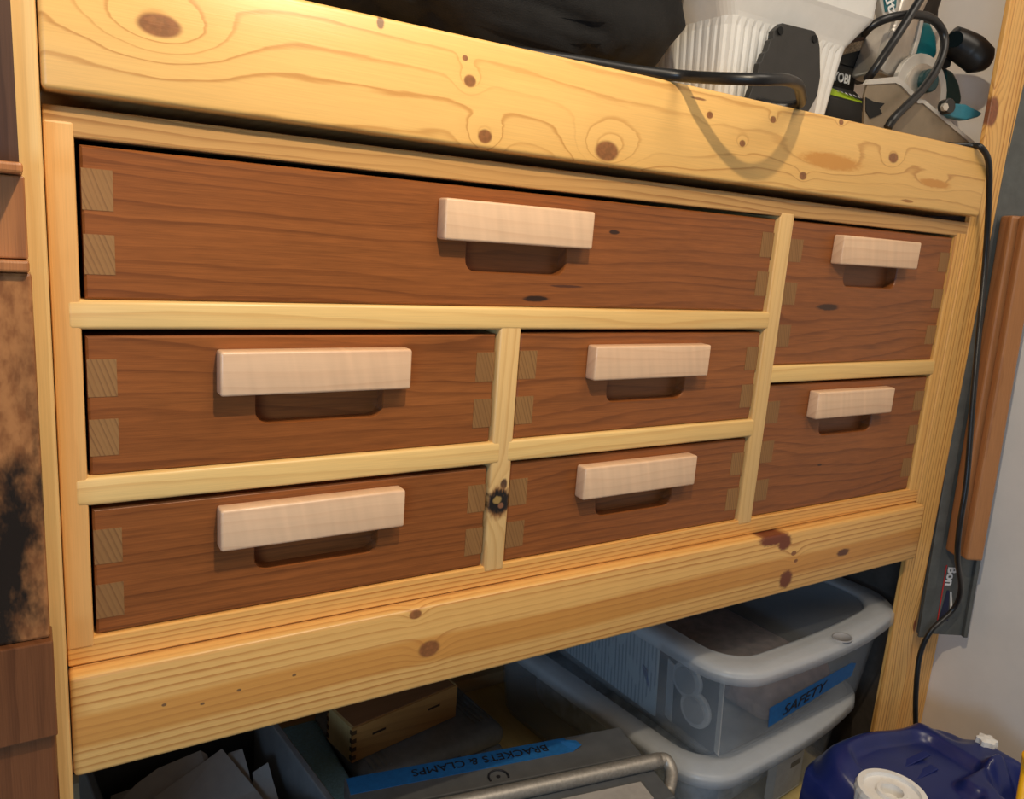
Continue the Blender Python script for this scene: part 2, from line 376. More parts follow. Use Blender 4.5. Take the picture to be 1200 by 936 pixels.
YD = .003       # drawer faces sit just behind the frame
def drawer(i, x0, x1, z0, z1, hx, hz, pins):
    """front with a routed finger pocket, box behind it, maple pull, end grain of the finger joints"""
    mat = M_CHERRY[i]
    cx0, cx1 = hx + .0257, hx + .0257 + .0956
    zb, zt, r = hz - .0237, hz + .012, .0095
    slot = [(cx0, zt), (cx0, zb + r)]
    for k in range(1, 7): a = math.radians(180 + 90 * k / 6); slot.append((cx0 + r + r * math.cos(a), zb + r + r * math.sin(a)))
    for k in range(0, 7): a = math.radians(270 + 90 * k / 6); slot.append((cx1 - r + r * math.cos(a), zb + r + r * math.sin(a)))
    slot.append((cx1, zt))
    e = .0014
    outer = [(x0 + e, z0 + e), (x1 - e, z0 + e), (x1 - e, z1 - e), (x0 + e, z1 - e)]
    bm = bmesh.new()
    P = [[Vector((x, z, 0)) for x, z in outer], [Vector((x, z, 0)) for x, z in slot]]
    flat = outer + slot
    fv = [bm.verts.new((x, YD, z)) for x, z in flat]
    for tri in tessellate_polygon(P):
        try: bm.faces.new([fv[k] for k in tri])
        except ValueError: pass
    # chamfered edge, sides and box back
    ring = [(x0, z0), (x1, z0), (x1, z1), (x0, z1)]
    r1 = [bm.verts.new((x, YD + e, z)) for x, z in ring]; r2 = [bm.verts.new((x, YD + .020, z)) for x, z in ring]
    r3 = [bm.verts.new((x, .39, z)) for x, z in ring]
    for a, b in ((fv[:4], r1), (r1, r2), (r2, r3)):
        for k in range(4): bm.faces.new((a[k], a[(k + 1) % 4], b[(k + 1) % 4], b[k]))
    bm.faces.new(r3)
    # pocket walls and floor, with a softened lip
    n = len(slot); lip = fv[4:]
    c = Vector(((cx0 + cx1) / 2, 0, (zb + zt) / 2))
    p1 = [bm.verts.new((x + (c.x - x) * .012, YD + .0012, z + (c.z - z) * .03)) for x, z in slot]
    p2 = [bm.verts.new((v.co.x, YD + .0115, v.co.z)) for v in p1]
    for a, b in ((lip, p1), (p1, p2)):
        for k in range(n): bm.faces.new((a[k], a[(k + 1) % n], b[(k + 1) % n], b[k]))
    fl = bm.faces.new(p2)
    bmesh.ops.triangulate(bm, faces=[fl])
    d = link('drawer', bm_mesh(bm, 'drawer'), mat, cab)
    h = box('handle', hx, hx + .1372, YD - .0135, YD + .0004, hz, hz + .0302, M_MAPLE, None, bev=.0020, seg=3)
    sub(h, d); h['label'] = 'pale maple pull'
    for (px0, px1, pz0, pz1) in pins:
        q = box('joint_pin', px0, px1, YD - .0003, YD + .004, pz0, pz1, M_PIN, None)
        sub(q, d)
    return d

def sub(o, parent):
    """child of a part: the part already sits in world space, so no offset is needed"""
    o.parent = parent

def pins(x0, x1, zs, h=.0240, w=.0180):
    out = []
    for z in zs:
        out += [(x0 + .0002, x0 + w, z, z + h), (x1 - w, x1 - .0002, z, z + h)]
    return out
drawer(0, .0028, .6068, -.0938, -.0034, .2369, -.0440, pins(.0028, .6068, (-.0405, -.0787), w=.0170) )
drawer(1, .0020, .2950, -.2062, -.1165, .0786, -.1557, pins(.0020, .2950, (-.1550, -.1935), w=.0168))
drawer(2, .0020, .2952, -.3168, -.2290, .0785, -.2655, pins(.0020, .2952, (-.2672, -.3056), w=.0168))
drawer(3, .3185, .6072, -.2056, -.1152, .3886, -.1557, pins(.3185, .6072, (-.1542, -.1932), w=.0176))
drawer(4, .3185, .6072, -.3168, -.2270, .3890, -.2650, pins(.3185, .6072, (-.2660, -.3048), w=.0182))
drawer(5, .6315, .9185, -.1498, -.0024, .6988, -.0425, pins(.6315, .9185, (-.0433, -.0868, -.1305), h=.0228, w=.0200))
drawer(6, .6315, .9185, -.3168, -.1712, .6975, -.2095, pins(.6315, .9185, (-.2130, -.2565, -.2996), w=.0200))

# ------------------------------------------------------------------ stained planks beside the left post
M_ST1 = wood('stained_plank', 'z', F=80, warp=1.6, early=(.42, .165, .055), late=(.20, .07, .025), amber=(.32, .12, .04), contrast=.6, seed=31, rough=.35, fine=.3)
def stained():
    ma, t, bs = new_mat('soot_stained_plank'); X, Y, Z = coords(t); v = vec(t, X * 2.0, Y, Z)
    n = noisef(t, v, 14.0, 5.0, .65).smooth(.40, .62); n2 = noisef(t, v, 70.0, 3.0, .6).smooth(.35, .7)
    c = mixc(t, n2, (.42, .18, .065), (.24, .09, .032)); c = mixc(t, n * Z.smooth(-.20, -.08, 1.0, 0.0), c, (.018, .012, .009))
    t.links.new(c, bs.inputs['Base Color']); bs.inputs['Roughness'].default_value = .25; return ma
M_ST2 = stained()
M_ST3 = wood('dark_glossy_plank', 'z', F=70, warp=1.4, early=(.17, .062, .024), late=(.075, .026, .011), amber=(.12, .045, .018), contrast=.6, seed=37, rough=.22, fine=.3)
rk = thing('stained_plank_rack', (-.10, -.02, ZF), 'old brown stained plank rack with dark soot marks beside the left bench post', 'wood rack')
XR = -.0248
box('back_board', -.20, XR - .0030, -.022, -.0137, -.0240, .30, wood('dark_plank', 'z', F=60, early=(.085, .038, .02), late=(.05, .02, .01), amber=(.07, .03, .015), seed=33, fine=.25), rk)
box('ledge', -.20, XR - .0016, -.060, -.004, -.0245, -.0190, M_ST1, rk, bev=.0015)
box('plank', -.20, XR - .0010, -.030, -.0137, -.0690, -.0250, M_ST1, rk, bev=.001)
box('ledge', -.20, XR - .0008, -.036, -.0137, -.0760, -.0695, M_ST1, rk, bev=.0015)
box('plank', -.20, XR, -.031, -.0137, -.2960, -.0765, M_ST2, rk, bev=.002)
box('plank', -.20, XR + .0012, -.036, -.0137, -.3600, -.2962, M_ST3, rk, bev=.001)
box('plank', -.20, XR + .0004, -.030, -.0137, ZF, -.3602, M_ST3, rk, bev=.003)

# ------------------------------------------------------------------ black bag
def bag():
    M = plain('black_bag_fabric', (.0065, .0063, .0065), .8, var=.25, scale=90, bump=.5, bscale=900, spec=.35)
    root = bmesh.new(); bmesh.ops.create_icosphere(root, subdivisions=5, radius=1.0)
    for v in root.verts:
        p = v.co.copy()
        e = .55
        q = Vector([math.copysign(abs(c) ** e, c) for c in p])
        x, y, z = q
        X = .325 + x * .208 - .03 * (z < -.2) * (abs(z) - .2) * (x > .5)
        Y = .165 + y * .140
        Zc = .190 + z * .0938
        # the right end tucks in towards the bench
        if x > .2: X -= max(0, -z - .15) * .060 * (x - .2)
        f = noise.noise(Vector((X * 9, Y * 9, Zc * 14))) * .016 + noise.noise(Vector((X * 22 + 5, Y * 22, Zc * 30))) * .007
        rid = abs(noise.noise(Vector((X * 12 + Zc * 10, Y * 8, Zc * 16 + 3)))); f -= max(0, .12 - rid) * .09
        nrm = Vector((x / .2, y / .14, z / .095)).normalized()
        pt = Vector((X, Y, Zc)) + nrm * f
        pt.y = max(pt.y, .008); pt.z = max(pt.z, .0960)
        v.co = pt
    o = link('fabric_bag', bm_mesh(root, 'fabric_bag'), M, None, smooth=True)
    return tag(o, 'black crumpled fabric bag lying on the bench top', 'bag')
bag()

# ------------------------------------------------------------------ ribbed white tub
M_TUB = plain('milky_plastic', (.70, .69, .66), .42, var=.03)
def tub():
    t = thing('ribbed_tub', (.640, .185, .0956), 'white milky plastic tub with fine vertical ribs behind a black plate', 'tub')
    def ring(hx, hy, z, flute):
        out = []
        pts = rrect(hx, hy, .014, 6); n = 240
        # resample to even spacing
        L = [0]
        for i in range(len(pts)):
            a, b = pts[i], pts[(i + 1) % len(pts)]; L.append(L[-1] + math.hypot(b[0] - a[0], b[1] - a[1]))
        for k in range(n):
            s = L[-1] * k / n; i = max(j for j in range(len(pts)) if L[j] <= s + 1e-9)
            a, b = pts[i], pts[(i + 1) % len(pts)]; f = (s - L[i]) / max(1e-9, L[i + 1] - L[i])
            x, y = a[0] + (b[0] - a[0]) * f, a[1] + (b[1] - a[1]) * f
            m_ = 1 - (flute if k % 3 == 0 else 0)
            out.append((.652 + x * m_, .185 + y * m_, z))
        return out
    loft('ribbed_body', [ring(.082, .124, .0957, .012), ring(.084, .126, .120, .014), ring(.091, .131, .178, .014), ring(.093, .132, .186, .0)], M_TUB, t, smooth=False)
    loft('rim_band', [ring(.092, .131, .184, 0), ring(.097, .133, .190, 0), ring(.115, .142, .212, 0), ring(.117, .144, .216, 0), ring(.118, .145, .262, 0), ring(.114, .141, .262, 0), ring(.111, .138, .214, 0), ring(.090, .125, .19, 0)], M_TUB, t, cap0=False, cap1=True, smooth=False)
    return t
tub()

# ------------------------------------------------------------------ black plate with cord
def plate():
    t = thing('base_plate_with_cord', (.645, .045, .0956), 'matte black plate with two screw holes and a thick looping cord', 'tool base')
    px = [(917, 27), (954, 36), (959, 44), (961, 56), (961.5, 90), (958, 112), (947, 132), (940, 141), (873, 126), (878, 113), (888, 86), (890, 74), (892, 73), (896, 62), (899, 60), (903, 47), (906, 45), (907, 36)]
    pts = [at(a, b, Y=.040 + .010 * (b - 30) / 100 * -1) for a, b in px]
    for p in pts: p.z = max(p.z, .0958)
    prism('plate', pts, (0, .007, 0), M_BLACKPL, t, bev=.0006)
    hole = plain('hole_black', (.002, .002, .002), .9)
    for a, b in ((914, 36), (954, 46)):
        c = at(a, b, Y=.0385); disc('screw_hole', c, (0, -1, .1), .0038, .0012, hole, t, seg=16)
    tube('cord', [(.30, .020, .1015), (.365, .006, .1020), (.41, -.002, .1020), (.4415, -.018, .1015), (.446, -.045, .0975), (.4535, -.069, .0950), (.470, -.083, .0955), (.4985, -.080, .1000), (.537, -.0600, .1040), (.573, -.034, .1045), (.596, -.016, .1030), (.600, -.002, .1015), (.592, .010, .1015), (.585, .024, .1050), (.60, .034, .106)], .0047, M_BLACKRUB, t, n=8, seg=12)
    return t
plate()

# ------------------------------------------------------------------ battery charger
def charger():
    t = thing('battery_charger', (.795, .11, .0956), 'black battery charger with white lettering and lime green label strip', 'charger')
    YC = .085
    x0, x1 = .757, at(1020, 130, Y=YC).x
    zb, zp, zu = at(1000, 118, Y=YC).z, at(1000, 107, Y=YC + .018).z, at(995, 77, Y=YC + .018).z
    box('base', x0, x1, YC, YC + .058, .0957, zb, M_BLACKPL, t, bev=.003, seg=3)
    box('body', x0 + .003, x1 - .009, YC + .0185, YC + .050, zb - .001, zu, M_BLACKPL, t, bev=.004, seg=3)
    M_CH = plain('charcoal_face', (.035, .034, .033), .5, var=.1)
    sl = [Vector((x0 + .002, YC + .002, zb)), Vector((x1 - .003, YC + .002, zb)), Vector((x1 - .010, YC + .018, zp)), Vector((x0 + .004, YC + .018, zp))]
    lp = prism('label_panel', sl, (0, .004, -.003), M_CH, t)
    lime = plain('lime_label', (.42, .60, .03), .4)
    n = (sl[1] - sl[0]).cross(sl[3] - sl[0]).normalized()
    if n.y > 0: n = -n
    def onp(u, v): return sl[0] + (sl[1] - sl[0]) * u + (sl[3] - sl[0]) * v + n * .0004
    prism('label_strip', [onp(.02, .10), onp(.98, .02), onp(.98, .10), onp(.50, .22), onp(.30, .75), onp(.02, .8)], n * -.0003, lime, t)
    wh = plain('white_print', (.75, .75, .73), .5)
    for k in range(6):
        u = .36 + k * .10
        prism('print_mark', [onp(u, .50), onp(u + .045, .46), onp(u + .045, .60), onp(u, .64)], n * -.0003, wh, t)
    bd = plain('badge_black', (.008, .008, .008), .35)
    box('badge', x0 + .005, x1 - .015, YC + .0175, YC + .019, zp + .002, zp + .0205, bd, t)
    text('lettering', 'RYOBI', (x0 + .0200, YC + .0172, zp + .0065), (1, 0, 0), (0, 0, 1), .0140, wh, t, bold=.0004)
    return t
charger()

# ------------------------------------------------------------------ sanding block
def sander():
    t = thing('sanding_block', (.80, .12, .168), 'worn tan sanding pad on a black block above the charger', 'sanding block')
    zc = at(995, 77, Y=.103).z + .0003
    p0, p1 = at(984, 50, Y=.106), at(1024, 41, Y=.106)
    prism('block', [p0, p1, at(1026, 53, Y=.106), Vector((p1.x - .006, .106, zc)), Vector((p0.x + .002, .106, zc))], (0, .03, 0), M_BLACKPL, t, bev=.002)
    q = [at(988, 52, Y=.105), at(1019, 46, Y=.105), at(1017, 57, Y=.105), at(988, 64, Y=.105)]
    prism('sanding_pad', q, (0, .003, 0), plain('worn_grit', (.36, .25, .15), .95, var=.5, scale=700, bump=.6, bscale=1500), t)
    prism('holder', [at(984, 49, Y=.1045), at(1022, 41, Y=.1045), at(1023, 44, Y=.1045), at(984, 53, Y=.1045)], (0, .004, 0), plain('brown_rubber', (.06, .028, .018), .5), t)
    return t
sander()

# ------------------------------------------------------------------ circular saw
def saw():
    t = thing('circular_saw', (.90, .09, .0956), 'teal and silver circular saw tipped on its base with black front knob', 'circular saw')
    SIL = plain('brushed_silver', (.62, .58, .52), .32, metal=.75, var=.06, scale=90)
    TAN = plain('grey_base_steel', (.26, .205, .14), .42, metal=.3, var=.08)
    TEAL = plain('teal_casing', (.006, .115, .135), .35, var=.08)
    TEALD = plain('dark_teal', (.006, .045, .05), .4)
    LEV = plain('teal_blue_lever', (.035, .20, .27), .45)
    WH = plain('pale_cast_metal', (.56, .53, .48), .4, metal=.3, var=.05)
    def P(pts, Y): return [at(a, b, Y=Y) for a, b in pts]
    def clampz(pts):
        for p in pts: p.z = max(p.z, .0958)
        return pts
    # tilted sole plate facing the viewer
    sp = P([(1013, 112), (1017, 97), (1052, 91), (1060, 98), (1078, 119), (1083, 118), (1140, 164), (1143, 172), (1100, 168), (1012, 152)], .030)
    prism('sole_plate', clampz(sp), (.003, .005, .001), TAN, t, bev=.0006)
    prism('sole_lip', P([(1014, 99), (1018, 93), (1052, 89.5), (1061, 97), (1057, 101), (1050, 97)], .0285), (0, .004, 0), WH, t)
    prism('sole_lip', P([(1061, 97), (1079, 117), (1084, 117), (1143, 167), (1138, 168), (1082, 121), (1076, 121), (1057, 101)], .0285), (0, .004, 0), WH, t)
    prism('plate_slot', clampz(P([(1015, 114), (1024, 119), (1037, 121), (1031, 127), (1034, 133), (1020, 139), (1015, 130)], .0290)), (0, .005, 0), plain('slot_black', (.004, .004, .004), .8), t)
    prism('blade_guard', P([(1028, 84), (1036, 62), (1048, 30), (1058, -6), (1092, -14), (1090, 0), (1080, 22), (1074, 46), (1067, 68), (1055, 90), (1040, 90)], .062), (.01, .045, 0), SIL, t, bev=.006, seg=4)
    prism('guard_edge', P([(1055, 90), (1067, 68), (1074, 46), (1079, 24), (1083, 24), (1078, 48), (1071, 70), (1060, 91)], .061), (.01, .03, 0), WH, t, bev=.001)
    prism('motor_casing', P([(1062, 76), (1072, 34), (1079, 24), (1092, 26), (1099, 42), (1100, 62), (1092, 80), (1075, 88)], .075), (.02, .07, 0), TEAL, t, bev=.006, seg=3)
    prism('casing_line', P([(1071, 60), (1080, 27), (1082, 27), (1074, 62)], .0745), (0, .003, 0), WH, t)
    prism('blue_guide', P([(1062, 76), (1069, 60), (1077, 66), (1070, 80)], .070), (0, .012, 0), plain('blue_guide', (.06, .13, .24), .4), t, bev=.001)
    prism('rear_handle', P([(1002, -10), (1036, -10), (1036, 36), (1022, 62), (1026, 96), (1004, 86), (1012, 40)], .145), (.01, .035, 0), M_BLACKPL, t, bev=.005, seg=3)
    prism('upper_housing', P([(1030, -14), (1110, -14), (1101, 10), (1100, 26), (1078, 22), (1062, 22), (1036, 30)], .088), (.02, .05, 0), M_BLACKPL, t, bev=.004)
    prism('name_plate_frame', P([(1029, -12), (1054, -12), (1053, 14), (1036, 22), (1033, 10)], .058), (.004, .012, 0), WH, t, bev=.0012)
    prism('name_plate', P([(1034, -14), (1052, -14), (1050, 9), (1038, 14)], .0570), (0, .003, 0), TEAL, t)
    text('lettering', 'makita', at(1028, -34, Y=.0562), at(1040, 8, Y=.0562) - at(1028, -34, Y=.0562), at(1060, -40, Y=.0562) - at(1028, -34, Y=.0562), .021, plain('white_lettering', (.8, .8, .78), .4), t, shear=.2, bold=.0004)
    prism('rating_plate', P([(1030, 80), (1043, 38), (1052, 34), (1048, 50), (1036, 84)], .060), (.002, .010, 0), WH, t, bev=.001)
    q = [at(1080 + 30 * math.cos(a), 106 + 44 * math.sin(a), Y=.052) for a in [math.radians(d) for d in range(-165, 61, 15)]]
    prism('bevel_quadrant', clampz(q + [at(1068, 128, Y=.052)]), (.002, .008, 0), WH, t, bev=.001)
    q = [at(1082 + 21 * math.cos(a), 106 + 32 * math.sin(a), Y=.050) for a in [math.radians(d) for d in range(-165, 61, 15)]]
    prism('inner_quadrant', clampz(q + [at(1072, 122, Y=.050)]), (.001, .004, 0), SIL, t, bev=.0008)
    disc('depth_knob', at(1083, 96, Y=.050), (-.15, -1, .05), .013, .010, TEALD, t, bev=.002)
    prism('side_shield', clampz(P([(1108, 78), (1118, 84), (1125, 98), (1128, 115), (1123, 136), (1108, 140)], .070)), (.01, .05, 0), TEALD, t, bev=.004)
    # hollow ended front knob
    a, b = at(1108, 50, Y=.070), at(1150, 78, Y=.035)
    tube('front_knob', [at(1113, 47, Y=.062), at(1123, 52, Y=.056), at(1137, 60, Y=.047), at(1149, 71, Y=.038), at(1155, 78, Y=.035)], [.0165, .0180, .0195, .0185, .0070], M_BLACKRUB, t, n=6, seg=20)
    disc('knob_socket', at(1119, 46, Y=.0395), CAM - at(1119, 46, Y=.0395), .0088, .0016, plain('socket', (.002, .006, .008), .9, spec=.1), t, seg=20)
    prism('knob_stem', P([(1104, 70), (1116, 66), (1114, 78), (1106, 82)], .064), (.004, .02, 0), M_BLACKPL, t, bev=.001)
    prism('bevel_lever', P([(1110, 124), (1118, 121), (1132, 122), (1150, 131), (1151, 134), (1147, 137), (1132, 141), (1118, 138), (1110, 134)], .022), (.001, .010, 0), LEV, t, bev=.002, seg=3)
    disc('lever_bolt', at(1105, 126, Y=.0290), (-.2, -1, .1), .0085, .010, plain('dark_bolt', (.05, .048, .045), .4, metal=.6), t, seg=20, bev=.001)
    disc('lever_bolt', at(1105, 126, Y=.0195), (-.2, -1, .1), .0045, .004, SIL, t, seg=6)
    def C(l): return [at(a, b, Y=y) for a, b, y in l]
    tube('cord', C([(1012, 40, .060), (1022, 30, .050), (1042, 21, .040), (1070, 17, .034), (1092, 22, .032), (1105, 38, .030), (1106, 58, .026), (1097, 82, .022), (1080, 106, .018), (1062, 124, .015), (1048, 138, .014), (1040, 150, .016)]), .0046, M_BLACKRUB, t, n=8, seg=12)
    tube('cord', C([(1016, 93, .046), (1026, 80, .036), (1046, 50, .028), (1064, 22, .026), (1080, -4, .026), (1086, -20, .030)]), .0046, M_BLACKRUB, t, n=8, seg=12)
    return t
saw()

# ------------------------------------------------------------------ hanging cord at the right
hc = tube('power_cord', [Vector((.800, .016, .0993)), Vector((.850, .015, .0993)), Vector((.885, .006, .0997)), Vector((.902, -.008, .1005)), at(1150, 173, Y=-.0185), at(1158.5, 190, Y=-.0185), at(1159, 230, Y=-.012), at(1155, 300, Y=-.010), at(1149, 370, Y=-.022), at(1140, 470, Y=-.042), at(1133, 560, Y=-.058),
                         at(1124, 620, Y=-.062), at(1122, 655, Y=-.058), at(1126, 690, Y=-.046), at(1117, 714, Y=-.036), at(1092, 738, Y=-.030), at(1079, 764, Y=-.026), at(1074, 800, Y=-.030), at(1073, 845, Y=-.036), Vector((.99, -.045, -.72)), Vector((.995, -.045, ZF + .006))],
          .0034, M_BLACKRUB, None, n=8, seg=10)
tag(hc, 'thin black power cord hanging over the board end beside the wall', 'cord')

# ------------------------------------------------------------------ grey float with wooden handle against the wall
def darby():
    t = thing('darby_float', (1.03, -.02, -.54), 'long grey darby float with a brown wooden handle wedged between post and wall', 'darby float')
    GR = plain('grey_resin', (.095, .100, .095), .55, var=.18, scale=40, bump=.1)
    zb, zt = -.537, .60
    A = Vector((.9985, -.003, 0)); B = Vector((1.0560, -.036, 0))
    d = (B - A).normalized(); n = Vector((d.y, -d.x, 0))      # n faces the viewer side
    if n.y > 0: n = -n
    lean = Vector((.004, .034, 0))
    def slab(name, s0, s1, f0, f1, z0, z1, mat, bev=.001):
        L = (B - A).length
        def pt(s, f, z): return A + d * (L * s) + n * f + lean * ((z - zb) / (zt - zb)) + Vector((0, 0, z))
        bm = bmesh.new(); vs = [bm.verts.new(pt(s, f, z)) for z in (z0, z1) for s, f in ((s0, f0), (s1, f0), (s1, f1), (s0, f1))]
        for q in ((0, 1, 2, 3), (7, 6, 5, 4), (0, 4, 5, 1), (1, 5, 6, 2), (2, 6, 7, 3), (3, 7, 4, 0)): bm.faces.new([vs[k] for k in q])
        bmesh.ops.recalc_face_normals(bm, faces=bm.faces[:])
        if bev: bmesh.ops.bevel(bm, geom=bm.edges[:], offset=bev, segments=2, profile=.5, affect='EDGES')
        o = link(name, bm_mesh(bm, name), mat, t); return o, pt
    slab('blade', .0, 1.0, -.004, .0, zb + .004, zt, GR)
    slab('blade_lip', .0, .20, .0, .004, zb, zt, GR)
    _, pt = slab('blade_lip', .93, 1.02, -.002, .006, zb + .004, zt, GR)
    WD = wood('worn_handle_wood', 'z', F=60, warp=1.6, early=(.42, .19, .075), late=(.27, .105, .035), amber=(.36, .15, .05), contrast=.5, seed=41, rough=.45, fine=.2)
    hz0, hz1 = -.4085, .0300
    slab('handle', .24, .72, .004, .027, hz0, hz1, WD, bev=.003)
    slab('handle_core', .36, .70, .0272, .040, hz0 + .0, hz1, WD, bev=.003)
    red = plain('red_print', (.60, .02, .02), .5); wh = plain('white_print2', (.75, .75, .75), .5); nv = plain('navy_print', (.012, .016, .05), .5)
    def strip(name, s0, s1, z0, z1, mat, s2=None, s3=None):
        f = .0006; pts = [pt(s0, f, z0), pt(s1, f, z0), pt(s3 if s3 is not None else s1, f, z1), pt(s2 if s2 is not None else s0, f, z1)]
        prism(name, pts, n * -.0005, mat, t)
    strip('label_line', .365, .385, -.512, -.432, red)
    strip('label_patch', .40, .60, -.512, -.468, nv, .47, .52)
    strip('label_patch', .61, .66, -.498, -.470, wh, .54, .57)
    text('lettering', 'Bon', pt(.42, .0008, -.434), Vector((0, .0, -1)), d, .017, wh, t, bold=.0006)
    return t
darby()

# ------------------------------------------------------------------ clear storage bins
M_BIN = plain('clear_bin_plastic', (.62, .66, .70), .22, var=.03, trans=.80)
M_LID = plain('frosted_lid_plastic', (.70, .72, .74), .30, var=.03, trans=.60)
M_LIDC = plain('frosted_lid_center', (.50, .52, .54), .18, var=.03, trans=.92)
ROT = math.radians(8.0)
def make_bin(lx, ly, zb, hh, label, rot=ROT, bow=.012, hx=.163):
    """lx, ly: front left corner of the lid; the long side runs back"""
    hy = .222
    ux, uy = Vector((math.cos(rot), math.sin(rot), 0)), Vector((-math.sin(rot), math.cos(rot), 0))
    c = Vector((lx, ly, 0)) + ux * hx + uy * hy
    t = thing('storage_bin', (c.x, c.y, zb), label, 'storage bin', 'clear bins on the lower shelf')
    def ring(dx, z, r, b=0.0):
        out = []
        for x, y in rrect(hx - dx, hy - dx, r, 7):
            if b and y < -hy * .6:
                y -= b * math.cos(max(-1, min(1, x / hx)) * math.pi / 2 * 1.0)
                y += b * .9 * max(0, x / hx) ** 2
            p = c + ux * x + uy * y; out.append((p.x, p.y, z))
        return out
    ZT = zb + hh
    body = [ring(.046, zb + .004, .030), ring(.040, zb, .032), ring(.034, zb + .002, .034), ring(.028, zb + .012, .040), ring(.016, ZT - .016, .045), ring(.013, ZT - .014, .045), ring(.012, ZT - .004, .045), ring(.014, ZT - .004, .045), ring(.018, ZT - .016, .045), ring(.030, zb + .013, .040), ring(.040, zb + .003, .034)]
    loft('tub', body, M_BIN, t, cap0=True, cap1=True)
    lid = [ring(.004, ZT - .018, .050, bow), ring(.0, ZT - .016, .052, bow), ring(.001, ZT - .004, .052, bow), ring(.005, ZT, .050, bow), ring(.030, ZT, .046, bow * .8), ring(.034, ZT - .003, .045, bow * .6),
           ring(.034, ZT - .006, .045, bow * .6), ring(.028, ZT - .004, .046, bow * .8), ring(.008, ZT - .005, .050, bow), ring(.004, ZT - .010, .052, bow)]
    loft('lid_rim', lid, M_LID, t, cap0=False, cap1=False)
    loft('lid_panel', [ring(.032, ZT - .0080, .045, bow * .6), ring(.032, ZT - .0058, .045, bow * .6)], M_LIDC, t, smooth=False)
    return t, c, ux, uy
ZS = -.765
b1, c1, ux, uy = make_bin(.596, -.020, ZS + .0005, .1390, 'clear plastic bin with frosted lid at the bottom of the stack', math.radians(7), .010, .186)
ROT2 = math.radians(4.5)
b2, c2, ux2, uy2 = make_bin(.604, -.030, ZS + .1345, .1400, 'clear plastic bin with blue tape label stacked on top of another', ROT2, .012, .190)
# oval medallion on the lid and tape with handwriting on the front of the upper bin
ov = at(987, 747, Z=ZS + .2745)
loft('lid_medallion', [[(ov.x + .014 * math.cos(a) * r, ov.y + .011 * math.sin(a) * r, ZS + .2747 + dz) for a in [2 * math.pi * k / 24 for k in range(24)]] for r, dz in ((1.0, -.002), (1.0, .0006), (.86, .0006), (.84, .0))], plain('medallion', (.30, .30, .31), .4), b2)
BLUE = plain('blue_masking_tape', (.008, .105, .30), .6, var=.12, scale=200, bump=.1)
INK = plain('black_ink', (.008, .008, .012), .6)
def front_pt(s, z, off=.0):
    """point on the sloped front wall of the upper bin"""
    hx, hy = .190, .222; k = (z - (ZS + .1345)) / .14
    inset = .0275 - .0115 * k
    return c2 + ux2 * s + uy2 * (-hy + inset - off) + Vector((0, 0, z))
tp = [front_pt(-.075, -.5985, .0012), front_pt(.098, -.5800, .0012), front_pt(.102, -.5620, .0012), front_pt(.090, -.5580, .0012), front_pt(-.082, -.5690, .0012)]
prism('label_tape', tp, uy2 * .0008, BLUE, b2)
tx = tp[1] - tp[0]
text('handwriting', 'SAFETY', front_pt(-.052, -.5905, .0018), tx, front_pt(0, -.55) - front_pt(0, -.59), .021, INK, b2, shear=.25, sx=1.25)

# contents of the upper bin
def in_bin(s, tt, z): return c2 + ux2 * s + uy2 * tt + Vector((0, 0, z))
def paper_mat():
    ma, t, bs = new_mat('printed_packet'); X, Y, Z = coords(t)
    ln = (Y * 150.0).op('FRACT').smooth(.55, .62) * noisef(t, vec(t, Y * 40.0, Z * 25.0, 0.0), 1.0, 1.0).smooth(.38, .46)
    c = mixc(t, ln * .65, (.60, .66, .68), (.16, .20, .26))
    t.links.new(c, bs.inputs['Base Color']); bs.inputs['Roughness'].default_value = .5; return ma
ZI = ZS + .1345 + .006
def card(name, s, t0, t1, z0, z1, mat, label, cat, th=.003, parent=None):
    pts = [in_bin(s, t0, z0), in_bin(s + .004, t1, z0), in_bin(s - .003, t1, z1), in_bin(s - .008, t0, z1)]
    o = prism(name, pts, ux2 * th, mat, parent)
    if parent is None: tag(o, label, cat)
    return o
pk = thing('printed_packet', tuple(in_bin(-.122, .02, ZI)), 'pale printed packet with fine text lines inside upper bin', 'packet')
card('sheet', -0.1520, -.085, .17, ZI + .0005, ZI + .108, paper_mat(), '', '', parent=pk)
card('print_patch', -0.1545, -.072, -.060, ZI + .035, ZI + .062, plain('blue_patch', (.05, .10, .32), .5), '', '', th=.0015, parent=pk)
rp = thing('filter_package', tuple(in_bin(-.112, -.12, ZI)), 'dark filter package with round clear filters and white card inside upper bin', 'package')
card('backing', -0.1440, -.175, -.092, ZI + .0005, ZI + .106, plain('dark_card', (.045, .050, .055), .45), '', '', parent=rp)
card('white_strip', -0.1465, -.108, -.094, ZI + .004, ZI + .085, plain('white_card', (.60, .60, .60), .5), '', '', th=.002, parent=rp)
card('white_edge', -0.1470, -.1835, -.172, ZI + .004, ZI + .104, plain('cream_card', (.66, .62, .56), .5), '', '', th=.002, parent=rp)
M_FIL = plain('clear_filter', (.50, .50, .49), .25, var=.05)
for t0, z in ((-.128, ZI + .075), (-.146, ZI + .045)):
    cc = in_bin(-.1485, t0, z)
    disc('filter', cc, -ux2, .0225, .005, M_FIL, rp, seg=28, bev=.0015)
    disc('filter_ring', cc - ux2 * .005, -ux2, .0165, .002, plain('filter_ring', (.30, .30, .30), .3), rp, seg=28, bev=.0008)
cr = box('rolled_rag', -.05, .10, -.18, .10, ZI + .0005, ZI + .055, plain('pinkish_rag', (.30, .20, .17), .8, var=.3, scale=60, bump=.5, bscale=60), None, bev=.022, seg=4, xf=Matrix.Translation(Vector((c2.x, c2.y, 0))) @ Matrix.Rotation(ROT2, 4, 'Z'))
tag(cr, 'dull pink folded rag behind the taped end of the upper bin', 'rag')
